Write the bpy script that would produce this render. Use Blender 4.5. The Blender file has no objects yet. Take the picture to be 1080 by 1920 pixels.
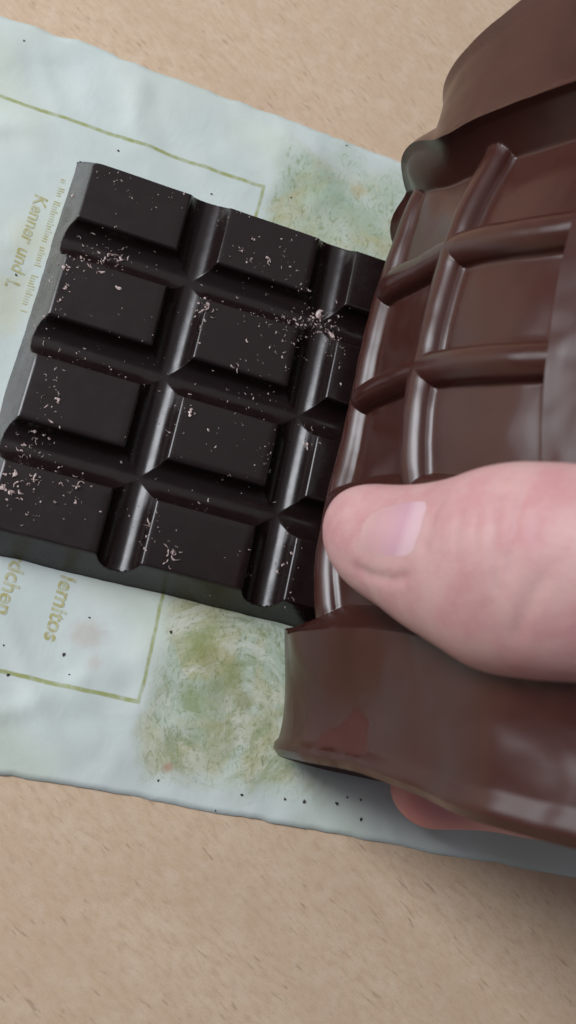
import bpy, math, random
import numpy as np
from mathutils import Vector, Matrix, noise
from mathutils.bvhtree import BVHTree
random.seed(7); rng = np.random.default_rng(7)
S = 0.1            # everything is measured in millimetres, one Blender unit is a centimetre
sc = bpy.context.scene
C = sc.collection
Z0 = 9.2           # height of the top of the dark bar above the table

# ---------------------------------------------------------------- camera
ROT = np.array([[0.943537, 0.200899, 0.263397], [0.25687, -0.945781, -0.198787], [0.209179, 0.255222, -0.943984]])
CAM = np.array([17.657, -112.230, 179.535])      # relative to the bar's top plane
F = 1700.0
cd = bpy.data.cameras.new('camera'); cam = bpy.data.objects.new('camera', cd); C.objects.link(cam)
M = Matrix(((ROT[0][0], -ROT[1][0], -ROT[2][0]), (ROT[0][1], -ROT[1][1], -ROT[2][1]), (ROT[0][2], -ROT[1][2], -ROT[2][2]))).to_4x4()
M.translation = Vector((CAM[0]*S, CAM[1]*S, (CAM[2]+Z0)*S))
cam.matrix_world = M
cd.sensor_fit = 'VERTICAL'; cd.sensor_height = 24.0; cd.sensor_width = 24.0*9/16; cd.lens = 24.0*F/1920
cd.clip_start = 0.1; cd.clip_end = 2000
cd.dof.use_dof = True; cd.dof.focus_distance = 18.8; cd.dof.aperture_fstop = 0.125
sc.camera = cam

# ---------------------------------------------------------------- light
w = bpy.data.worlds.new('World'); sc.world = w; w.use_nodes = True
bg = w.node_tree.nodes['Background']
bg.inputs['Color'].default_value = (0.85, 0.85, 1.0, 1); bg.inputs['Strength'].default_value = 0.14
def area(name, direc, dist, sx, sy, power, color, target=(35, -45, 0)):
    l = bpy.data.lights.new(name, 'AREA'); l.shape = 'RECTANGLE'; l.size = sx*S; l.size_y = sy*S
    l.energy = power; l.color = color
    o = bpy.data.objects.new(name, l); C.objects.link(o)
    d = Vector(direc).normalized(); t = Vector(target)
    o.location = (t + d*dist)*S
    o.rotation_euler = d.to_track_quat('Z', 'Y').to_euler()
    return o
area('window_light', (-0.67, 0.26, 0.70), 900, 300, 560, 80000, (0.91, 0.945, 1.0))
area('side_fill_light', (-0.93, 0.22, 0.30), 900, 420, 300, 16000, (0.92, 0.96, 1.0))  # added low fill from the left, brightens left-facing sides
area('ceiling_bounce_fill', (-0.22, 0.55, 0.85), 950, 1100, 1100, 12500, (1.0, 0.96, 0.93))  # added broad soft fill, stands in for ceiling and wall bounce
sc.view_settings.view_transform = 'Standard'; sc.view_settings.look = 'None'
sc.view_settings.exposure = 0.0; sc.view_settings.gamma = 1.0
sc.cycles.use_denoising = True

# ---------------------------------------------------------------- helpers
def tag(o, label=None, cat=None, group=None, kind=None):
    if label: o['label'] = label
    if cat: o['category'] = cat
    if group: o['group'] = group
    if kind: o['kind'] = kind
    return o
def mesh_obj(name, V, Fc, mat, parent=None, smooth=True, sharp=None, uv=None):
    me = bpy.data.meshes.new(name)
    V = np.asarray(V, float)*S
    if isinstance(Fc, np.ndarray):
        n, k = Fc.shape
        me.vertices.add(len(V)); me.vertices.foreach_set('co', V.ravel())
        me.loops.add(n*k); me.loops.foreach_set('vertex_index', Fc.ravel().astype(np.int32))
        me.polygons.add(n); me.polygons.foreach_set('loop_start', np.arange(0, n*k, k, dtype=np.int32))
        me.update(calc_edges=True); me.validate()
    else:
        me.from_pydata(V.tolist(), [], Fc)
    me.polygons.foreach_set('use_smooth', [smooth]*len(me.polygons))
    if sharp: me.set_sharp_from_angle(angle=math.radians(sharp))
    if uv is not None:
        l = me.uv_layers.new(name='UVMap')
        vi = np.zeros(len(me.loops), np.int32); me.loops.foreach_get('vertex_index', vi)
        l.data.foreach_set('uv', np.asarray(uv, float)[vi].ravel())
    me.materials.append(mat)
    o = bpy.data.objects.new(name, me); C.objects.link(o)
    if parent: o.parent = parent
    return o
def pj(P):
    P = np.atleast_2d(P).astype(float) - np.array([0, 0, Z0]); q = (P - CAM) @ ROT.T
    return np.c_[540+F*q[:, 0]/q[:, 2], 960+F*q[:, 1]/q[:, 2]]
def bp(ix, iy, z):                 # point of the place at height z (mm above the table) seen at that spot of the photograph
    d = ROT.T @ np.array([(ix-540)/F, (iy-960)/F, 1.]); t = (z-Z0-CAM[2])/d[2]
    return CAM + t*d + np.array([0, 0, Z0])
def sst(x, a, b):
    t = np.clip((x-a)/(b-a), 0, 1); return t*t*(3-2*t)
def fbm(x, y, z=0., o=4):
    return noise.fractal(Vector((x, y, z)), 1.0, 2.0, o)

class N:                            # small node helper
    def __init__(s, name):
        s.m = bpy.data.materials.new(name); s.m.use_nodes = True; s.t = s.m.node_tree
        s.b = s.t.nodes['Principled BSDF']
    def n(s, typ, **kw):
        x = s.t.nodes.new(typ)
        for k, v in kw.items():
            if k in x.inputs: s.set(x.inputs[k], v)
            else: setattr(x, k, v)
        return x
    def set(s, sock, v):
        if isinstance(v, bpy.types.NodeSocket): s.t.links.new(v, sock)
        else: sock.default_value = v
    def p(s, k, v): s.set(s.b.inputs[k], v)
    def coord(s, k='Object'): return s.n('ShaderNodeTexCoord').outputs[k]
    def mapping(s, vec, scale=(1, 1, 1), rot=(0, 0, 0), loc=(0, 0, 0)):
        m = s.n('ShaderNodeMapping'); s.set(m.inputs['Vector'], vec)
        m.inputs['Scale'].default_value = scale; m.inputs['Rotation'].default_value = rot; m.inputs['Location'].default_value = loc
        return m.outputs[0]
    def noise(s, vec, scale, detail=4, rough=0.5, dist=0.0):
        x = s.n('ShaderNodeTexNoise'); s.set(x.inputs['Vector'], vec)
        x.inputs['Scale'].default_value = scale; x.inputs['Detail'].default_value = detail
        x.inputs['Roughness'].default_value = rough; x.inputs['Distortion'].default_value = dist
        return x.outputs['Fac']
    def ramp(s, f, stops):
        x = s.n('ShaderNodeValToRGB'); s.set(x.inputs[0], f); e = x.color_ramp.elements
        while len(e) < len(stops): e.new(0.5)
        for i, (p, c) in enumerate(stops):
            e[i].position = p; e[i].color = (*c, 1) if len(c) == 3 else c
        return x.outputs[0]
    def mr(s, f, a, b, c=0., d=1.):
        x = s.n('ShaderNodeMapRange', interpolation_type='SMOOTHSTEP'); s.set(x.inputs[0], f)
        for i, v in zip((1, 2, 3, 4), (a, b, c, d)): x.inputs[i].default_value = v
        return x.outputs[0]
    def math(s, op, a, b=None, c=None):
        x = s.n('ShaderNodeMath', operation=op); s.set(x.inputs[0], a)
        if b is not None: s.set(x.inputs[1], b)
        if c is not None: s.set(x.inputs[2], c)
        return x.outputs[0]
    def mix(s, f, a, b):
        x = s.n('ShaderNodeMix', data_type='RGBA'); s.set(x.inputs[0], f)
        s.set(x.inputs[6], (*a, 1) if isinstance(a, tuple) else a); s.set(x.inputs[7], (*b, 1) if isinstance(b, tuple) else b)
        return x.outputs[2]
    def bump(s, h, strength=0.3, dist=0.02, normal=None):
        x = s.n('ShaderNodeBump'); s.set(x.inputs['Height'], h)
        x.inputs['Strength'].default_value = strength; x.inputs['Distance'].default_value = dist
        if normal is not None: s.set(x.inputs['Normal'], normal)
        return x.outputs[0]
    def sep(s, vec):
        x = s.n('ShaderNodeSeparateXYZ'); s.set(x.inputs[0], vec); return x.outputs

# ---------------------------------------------------------------- materials
def m_table():
    k = N('wood laminate'); co = k.coord()
    g = k.mapping(co, rot=(0, 0, math.radians(123)))
    gs = k.mapping(g, scale=(1.0, 0.36, 1))
    fine = k.noise(gs, 9.0, 5, 0.62)
    broad = k.noise(k.mapping(g, scale=(0.5, 0.2, 1)), 1.1, 3, 0.5, 0.4)
    mott = k.noise(co, 2.2, 4, 0.6)
    speck = k.noise(co, 34.0, 3, 0.7)
    c = k.ramp(fine, [(0.26, (0.52, 0.375, 0.245)), (0.50, (0.625, 0.465, 0.320)), (0.76, (0.675, 0.52, 0.375))])
    c = k.mix(k.mr(broad, 0.35, 0.65, 0.0, 0.45), c, (0.56, 0.40, 0.27))
    c = k.mix(k.mr(mott, 0.45, 0.75, 0.0, 0.40), c, (0.71, 0.575, 0.45))
    c = k.mix(k.mr(speck, 0.50, 0.72, 0.0, 0.35), c, (0.35, 0.215, 0.13))
    pores = k.noise(k.mapping(g, scale=(1.0, 0.16, 1)), 11.0, 2, 0.5)
    pm = k.math('MULTIPLY', k.mr(pores, 0.62, 0.70), k.mr(k.noise(co, 1.6, 2), 0.40, 0.60))
    c = k.mix(k.math('MULTIPLY', pm, 0.38), c, (0.20, 0.115, 0.065))
    k.p('Base Color', c); k.p('Roughness', 0.5); k.p('Specular IOR Level', 0.35)
    k.p('Normal', k.bump(fine, 0.25, 0.01))
    return k.m
def m_paper():
    k = N('greaseproof paper'); co = k.coord(); X, Y, _ = k.sep(co)
    base = k.mix(k.mr(k.noise(co, 0.55, 3, 0.5), 0.35, 0.7), (0.55, 0.615, 0.585), (0.62, 0.68, 0.65))
    base = k.mix(k.mr(k.noise(co, 0.30, 2), 0.42, 0.68, 0.0, 0.55), base, (0.56, 0.62, 0.51))
    # green crayon-like rubbing right of the printed frame: brushed swirls and specks
    sw = k.noise(k.mapping(co, scale=(1, 0.55, 1), rot=(0, 0, 0.7)), 3.2, 7, 0.74, 3.2)
    big = k.noise(co, 0.75, 3, 0.55, 0.8)
    dx = k.math('SUBTRACT', X, 5.55); dy = k.math('SUBTRACT', Y, -10.75)
    rad = k.math('SQRT', k.math('ADD', k.math('MULTIPLY', dx, dx), k.math('MULTIPLY', dy, dy)))
    ang = k.math('ARCTAN2', dy, dx)
    pv = k.n('ShaderNodeCombineXYZ'); k.set(pv.inputs[0], k.math('MULTIPLY', rad, 1.0)); k.set(pv.inputs[1], k.math('MULTIPLY', ang, 0.55))
    st = k.noise(pv.outputs[0], 8.5, 6, 0.75, 0.7); arc = k.noise(pv.outputs[0], 1.9, 3, 0.5, 0.5)
    low = k.mr(Y, -7.0, -8.5)
    mask = k.math('MULTIPLY', k.mr(k.math('ADD', X, k.math('MULTIPLY', big, 0.5)), 3.95, 4.5), k.mr(X, 8.6, 6.6))
    yy = k.math('MULTIPLY', k.mr(k.math('ADD', Y, k.math('MULTIPLY', big, 2.0)), -11.6, -10.1), k.mr(k.math('ADD', Y, k.math('MULTIPLY', big, 2.0)), 4.4, 3.0))
    mask = k.math('MULTIPLY', mask, yy)
    tint = k.mix(k.mr(big, 0.42, 0.62), (0.40, 0.49, 0.38), (0.44, 0.43, 0.24))
    c = k.mix(k.math('MULTIPLY', mask, k.mr(k.noise(co, 1.3, 3, 0.6), 0.30, 0.62, 0.42, 0.92)), base, tint)
    c = k.mix(k.math('MULTIPLY', mask, k.mr(sw, 0.53, 0.62, 0.0, 0.62)), c, (0.22, 0.25, 0.10))
    c = k.mix(k.math('MULTIPLY', mask, k.mr(sw, 0.44, 0.36, 0.0, 0.60)), c, (0.56, 0.58, 0.44))
    ml = k.math('MULTIPLY', mask, low)
    c = k.mix(k.math('MULTIPLY', ml, k.mr(arc, 0.52, 0.66, 0.0, 0.62)), c, (0.27, 0.33, 0.17))
    c = k.mix(k.math('MULTIPLY', ml, k.mr(arc, 0.46, 0.36, 0.0, 0.55)), c, (0.62, 0.64, 0.55))
    c = k.mix(k.math('MULTIPLY', ml, k.mr(st, 0.54, 0.62, 0.0, 0.70)), c, (0.25, 0.29, 0.16))
    c = k.mix(k.math('MULTIPLY', ml, k.mr(st, 0.46, 0.36, 0.0, 0.5)), c, (0.66, 0.68, 0.58))
    dots = k.noise(k.mapping(co, scale=(1, 0.55, 1), rot=(0, 0, -0.4)), 19.0, 2, 0.6, 0.6)
    c = k.mix(k.math('MULTIPLY', mask, k.mr(dots, 0.63, 0.70, 0.0, 0.60)), c, (0.15, 0.19, 0.09))
    # strong olive arc below the bar
    def blob(c, cx, cy, r, col, amt, sc_=1.6):
        dx = k.math('SUBTRACT', X, cx); dy = k.math('SUBTRACT', Y, cy)
        d = k.math('SQRT', k.math('ADD', k.math('MULTIPLY', dx, dx), k.math('MULTIPLY', dy, dy)))
        d = k.math('ADD', d, k.math('MULTIPLY', k.math('SUBTRACT', k.noise(co, sc_, 4, 0.6), 0.5), r*1.6))
        return k.mix(k.math('MULTIPLY', k.mr(d, r, 0.2*r), amt), c, col)
    for q in [(4.75, -9.45, 0.55, (0.26, 0.28, 0.08), 0.55), (5.55, -9.85, 0.50, (0.26, 0.28, 0.08), 0.6), (5.9, -10.35, 0.35, (0.25, 0.24, 0.07), 0.6),
              (5.0, -10.5, 0.7, (0.28, 0.33, 0.14), 0.45), (5.6, -11.3, 0.6, (0.33, 0.37, 0.22), 0.4), (6.0, 2.2, 0.32, (0.45, 0.36, 0.16), 0.55),
              (5.3, 1.7, 0.9, (0.34, 0.46, 0.33), 0.45), (6.2, 1.3, 0.6, (0.34, 0.42, 0.28), 0.4),
              (2.4, -9.7, 0.45, (0.48, 0.40, 0.33), 0.45), (2.7, -10.2, 0.3, (0.45, 0.36, 0.30), 0.4), (4.6, -11.9, 0.16, (0.42, 0.20, 0.13), 0.6),
              (-1.1, -3.3, 1.0, (0.58, 0.57, 0.38), 0.5), (-0.9, -1.8, 0.7, (0.58, 0.58, 0.42), 0.4)]:
        c = blob(c, *q)
    # the printed frame: a thin olive line, fading in and out
    wob = k.math('MULTIPLY', k.math('SUBTRACT', k.noise(co, 1.2, 2), 0.5), 0.10)
    Xw = k.math('ADD', X, wob); Yw = k.math('ADD', Y, wob)
    def band(v, at, half): return k.mr(k.math('ABSOLUTE', k.math('SUBTRACT', v, at)), half+0.018, half-0.018)
    XE, YT, YB = 3.72, 1.36, -10.78
    inx = k.mr(Xw, XE+0.05, XE); iny = k.math('MULTIPLY', k.mr(Yw, YB-0.05, YB), k.mr(Yw, YT+0.05, YT))
    fr = k.math('MAXIMUM', k.math('MULTIPLY', k.math('MAXIMUM', band(Yw, YT, 0.042), band(Yw, YB, 0.042)), inx), k.math('MULTIPLY', band(Xw, XE, 0.036), iny))
    c = k.mix(k.math('MULTIPLY', fr, k.mr(k.noise(co, 3.0, 4, 0.65), 0.3, 0.62, 0.42, 0.92)), c, (0.30, 0.33, 0.10))
    cr = k.noise(co, 1.1, 5, 0.55, 0.5)
    k.p('Base Color', c); k.p('Roughness', 0.55); k.p('Specular IOR Level', 0.3)
    k.p('Normal', k.bump(k.noise(co, 14, 4), 0.12, 0.01, k.bump(cr, 0.35, 0.06)))
    return k.m
def m_ink():
    k = N('faded olive ink'); co = k.coord('Object')
    f = k.mr(k.noise(co, 9.0, 4, 0.6), 0.35, 0.62, 0.25, 0.95)
    k.p('Base Color', k.mix(f, (0.54, 0.60, 0.52), (0.42, 0.38, 0.15))); k.p('Roughness', 0.6); k.p('Specular IOR Level', 0.2)
    return k.m
def m_dark():
    k = N('dark chocolate'); co = k.coord()
    n1 = k.noise(co, 3.0, 5, 0.6); n2 = k.noise(co, 40, 3, 0.6)
    c = k.mix(n1, (0.0085, 0.0040, 0.0040), (0.0135, 0.0066, 0.0064))
    # light caught by the bar's left outer side, painted in as pale grey
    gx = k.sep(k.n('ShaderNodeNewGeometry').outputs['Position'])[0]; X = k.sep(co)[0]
    lit_side = k.math('MULTIPLY', k.mr(X, -5.52, -5.72), k.mr(k.noise(co, 1.3, 5, 0.6), 0.25, 0.6, 0.55, 1.0))
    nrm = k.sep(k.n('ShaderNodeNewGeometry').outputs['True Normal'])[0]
    lit_side = k.math('MULTIPLY', lit_side, k.mr(nrm, -0.70, -0.86))
    c = k.mix(lit_side, c, (0.085, 0.080, 0.075))
    k.p('Base Color', c)
    k.p('Roughness', k.mr(n1, 0.3, 0.7, 0.23, 0.29)); k.p('IOR', 1.47)
    k.p('Normal', k.bump(n2, 0.06, 0.004, k.bump(k.noise(co, 1.4, 3), 0.10, 0.03)))
    return k.m
def m_mould():
    k = N('brown silicone'); uv = k.coord('UV'); co = k.coord(); U, V_, _ = k.sep(uv)
    n1 = k.noise(co, 1.2, 4, 0.55)
    c = k.mix(n1, (0.036, 0.0100, 0.0072), (0.056, 0.0162, 0.0112))
    # reddish, rougher patch on the lower rim
    wob = k.math('MULTIPLY', k.math('SUBTRACT', k.noise(co, 2.6, 3), 0.5), 0.25)
    u = k.math('ADD', U, wob); v = k.math('ADD', V_, wob)
    a = k.math('MULTIPLY', k.mr(u, 4.15, 4.3), k.mr(u, 5.75, 5.45))
    top = k.math('MULTIPLY_ADD', k.math('ABSOLUTE', k.math('SUBTRACT', u, 4.60)), -0.8, -9.85)
    d = k.math('SUBTRACT', top, v)
    a = k.math('MULTIPLY', a, k.math('MULTIPLY', k.mr(d, -0.03, 0.12), k.mr(v, -11.0, -10.9)))
    k.p('Base Color', k.mix(a, c, (0.052, 0.0085, 0.005)))
    k.p('Roughness', k.mix(a, (0.27,)*3, (0.7,)*3)); k.p('IOR', 1.48)
    k.p('Subsurface Weight', 0.12); k.p('Subsurface Radius', (0.35, 0.10, 0.06)); k.p('Subsurface Scale', 0.25)
    k.p('Normal', k.bump(k.noise(co, 55, 3), 0.05, 0.003, k.bump(k.noise(co, 0.9, 3), 0.12, 0.05)))
    return k.m
def m_skin():
    k = N('skin'); co = k.coord()
    n1 = k.noise(co, 1.1, 4, 0.6); n2 = k.noise(co, 9, 5, 0.65)
    c = k.mix(k.mr(n1, 0.35, 0.68), (0.54, 0.33, 0.315), (0.49, 0.245, 0.25))
    c = k.mix(k.mr(n2, 0.45, 0.75, 0, 0.25), c, (0.60, 0.39, 0.36))
    px_, py_, pz_ = k.sep(co)
    q = k.n('ShaderNodeVectorMath', operation='DISTANCE'); k.set(q.inputs[0], co); q.inputs[1].default_value = (9.6-14.0, -11.6+8.8, 1.3)
    c = k.mix(k.mr(q.outputs['Value'], 2.4, 0.6, 0.0, 0.5), c, (0.62, 0.17, 0.16))      # the squeezed fingertip is flushed
    k.p('Base Color', c); k.p('Roughness', 0.5); k.p('Specular IOR Level', 0.4)
    k.p('Subsurface Weight', 0.35); k.p('Subsurface Radius', (0.5, 0.18, 0.11)); k.p('Subsurface Scale', 0.35)
    vo = k.n('ShaderNodeTexVoronoi'); k.set(vo.inputs['Vector'], co); vo.inputs['Scale'].default_value = 22
    k.p('Normal', k.bump(vo.outputs['Distance'], 0.28, 0.010, k.bump(n2, 0.22, 0.016)))
    return k.m
def m_nail():
    k = N('fingernail'); co = k.coord()
    U = k.sep(k.coord('UV'))[0]
    k.p('Base Color', k.ramp(U, [(0.0, (0.54, 0.33, 0.31)), (0.35, (0.57, 0.33, 0.34)), (0.66, (0.53, 0.30, 0.36)), (0.80, (0.62, 0.41, 0.45)), (1.0, (0.62, 0.41, 0.43))]))  # pale base end: lunula plus a highlight band painted into the colour
    k.p('Roughness', 0.30); k.p('Subsurface Weight', 0.3); k.p('Subsurface Radius', (0.4, 0.15, 0.12)); k.p('Subsurface Scale', 0.2)
    return k.m
def m_plain(name, col, rough=0.6):
    k = N(name); co = k.coord()
    k.p('Base Color', k.mix(k.noise(co, 12, 3), tuple(0.75*x for x in col), col)); k.p('Roughness', rough); return k.m
TABLE, PAPER, INK, DARK, MOULD, SKIN, NAIL = m_table(), m_paper(), m_ink(), m_dark(), m_mould(), m_skin(), m_nail()
FLAKE = m_plain('pale chocolate flake', (0.62, 0.49, 0.45), 0.5)
CRUMB = m_plain('dark crumb', (0.05, 0.038, 0.036), 0.6)

# ---------------------------------------------------------------- table top
v = [(-900, -900, 0), (900, -900, 0), (900, 900, 0), (-900, 900, 0)]
vb = [(x, y, -22) for x, y, _ in v]
tt = mesh_obj('table_top', v+vb, [(0, 1, 2, 3), (7, 6, 5, 4), (0, 4, 5, 1), (1, 5, 6, 2), (2, 6, 7, 3), (3, 7, 4, 0)], TABLE, smooth=False)
tag(tt, kind='structure')

# ---------------------------------------------------------------- shape of the bar and of the mould's cavity
A0, PU, B0, PV = 25.9, 30.0, 18.07, 22.91
GX = [A0+PU*i for i in range(3)]; XR = GX[-1]+A0
GY = [-(B0+PV*i) for i in range(3)]; YB = -(2*B0+2*PV)
def table_profile(r, edge):
    ph = np.radians(np.linspace(0, 78, 27)); t = r*np.sin(ph); z = -r*1.03*np.cos(ph)
    t = np.r_[t, edge-0.22, edge, edge+0.2]; z = np.r_[z, -0.30, -0.07, 0.0]
    return t, z
def height(x, y, r=4.25, edge=4.6):         # 0 on the plates, negative in grooves and down the outer slope
    t, z = table_profile(r, edge)
    h = np.zeros_like(x)
    for g in GX: h = np.minimum(h, np.interp(np.abs(x-g), t, z, right=0))
    for g in GY: h = np.minimum(h, np.interp(np.abs(y-g), t, z, right=0))
    cx, cy = XR/2, YB/2; rr = 1.6
    qx = np.abs(x-cx)-(XR/2-rr); qy = np.abs(y-cy)-(-YB/2-rr); qy = np.where((y < cy) & (qy > rr), rr+(qy-rr)*1.3, qy)
    d = np.maximum(qx, qy)-rr+0.35*np.clip(1.2-np.abs(qx-qy), 0, 1.2)**2/1.2*(np.maximum(qx, qy) > 0)
    wall = np.where(d > 0.25, -2.0*(d-0.12), np.where(d > -0.25, -(d+0.25)**2*0.52, 0))
    return np.minimum(h, wall), d
def coords(lo, hi, gs, step, r=4.25, edge=4.6, ext=()):
    t, _ = table_profile(r, edge)
    c = set()
    for g in gs:
        for a in t: c.add(round(g+a, 4)); c.add(round(g-a, 4))
    for (a, b, s) in ext:
        for q in np.arange(a, b+1e-6, s): c.add(round(float(q), 4))
    q = lo
    while q <= hi+1e-6:
        if all(abs(q-g) > edge+0.4 for g in gs) and not any(a-0.1 <= q <= b+0.1 for a, b, _ in ext): c.add(round(q, 4))
        q += step
    return np.array(sorted(c))
def grid_faces(nx, ny, keep=None, flip=False):
    i, j = np.meshgrid(np.arange(nx-1), np.arange(ny-1))
    a = (j*nx+i).ravel(); q = np.c_[a, a+1, a+nx+1, a+nx]
    if flip: q = q[:, ::-1]
    return q if keep is None else q[keep.ravel()]

# ---------------------------------------------------------------- dark bar, one part per square
def make_bar():
    xs = coords(0, XR, GX, 1.5, ext=((-4.8, 0.4, 0.2), (XR-0.4, XR+4.8, 0.4)))
    ys = coords(YB, 0, GY, 1.5, ext=((YB-4.8, YB+0.4, 0.2), (-0.4, 4.8, 0.2)))
    X, Y = np.meshgrid(xs, ys)
    H, d = height(X, Y)
    W = np.array([[fbm(x*0.05, y*0.05, 3.)*0.10+fbm(x*0.35, y*0.35, 9., 2)*0.018 for x in xs] for y in ys])
    Zt = np.maximum(H, -8.95)+Z0+W*np.clip((H+8.95)/2, 0, 1)
    wob = np.array([[fbm(x*0.09, y*0.09, 20.)*0.5 for x in xs] for y in ys])*sst(d, -0.5, 3)
    V = np.c_[(X+wob*0.6).ravel(), (Y+wob*0.6).ravel(), Zt.ravel()]
    hf = np.maximum.reduce([H[:-1, :-1], H[1:, :-1], H[:-1, 1:], H[1:, 1:]])
    keep = hf > -8.95
    Fq = grid_faces(len(xs), len(ys), keep)
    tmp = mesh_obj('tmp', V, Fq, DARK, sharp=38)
    cn = np.zeros(len(tmp.data.loops)*3, np.float32)
    tmp.data.corner_normals.foreach_get('vector', cn); cn = cn.reshape(-1, 4, 3)
    root = bpy.data.objects.new('chocolate_bar', None); C.objects.link(root); root.location = (XR/2*S, YB/2*S, 0)
    xc = V[Fq].mean(axis=1)
    colid = np.searchsorted(GX, xc[:, 0]); rowid = np.searchsorted(-np.array(GY), -xc[:, 1])
    for i in range(4):
        for j in range(4):
            m = (colid == i) & (rowid == j); f = Fq[m]
            u, inv = np.unique(f, return_inverse=True)
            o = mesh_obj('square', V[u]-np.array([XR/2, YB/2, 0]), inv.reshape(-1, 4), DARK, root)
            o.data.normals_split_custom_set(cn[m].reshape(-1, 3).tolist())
    me = tmp.data; bpy.data.objects.remove(tmp); bpy.data.meshes.remove(me)
    tag(root, 'dark chocolate bar of big rectangular squares on pale paper, half out of its mould', 'chocolate bar')
make_bar()

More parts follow.
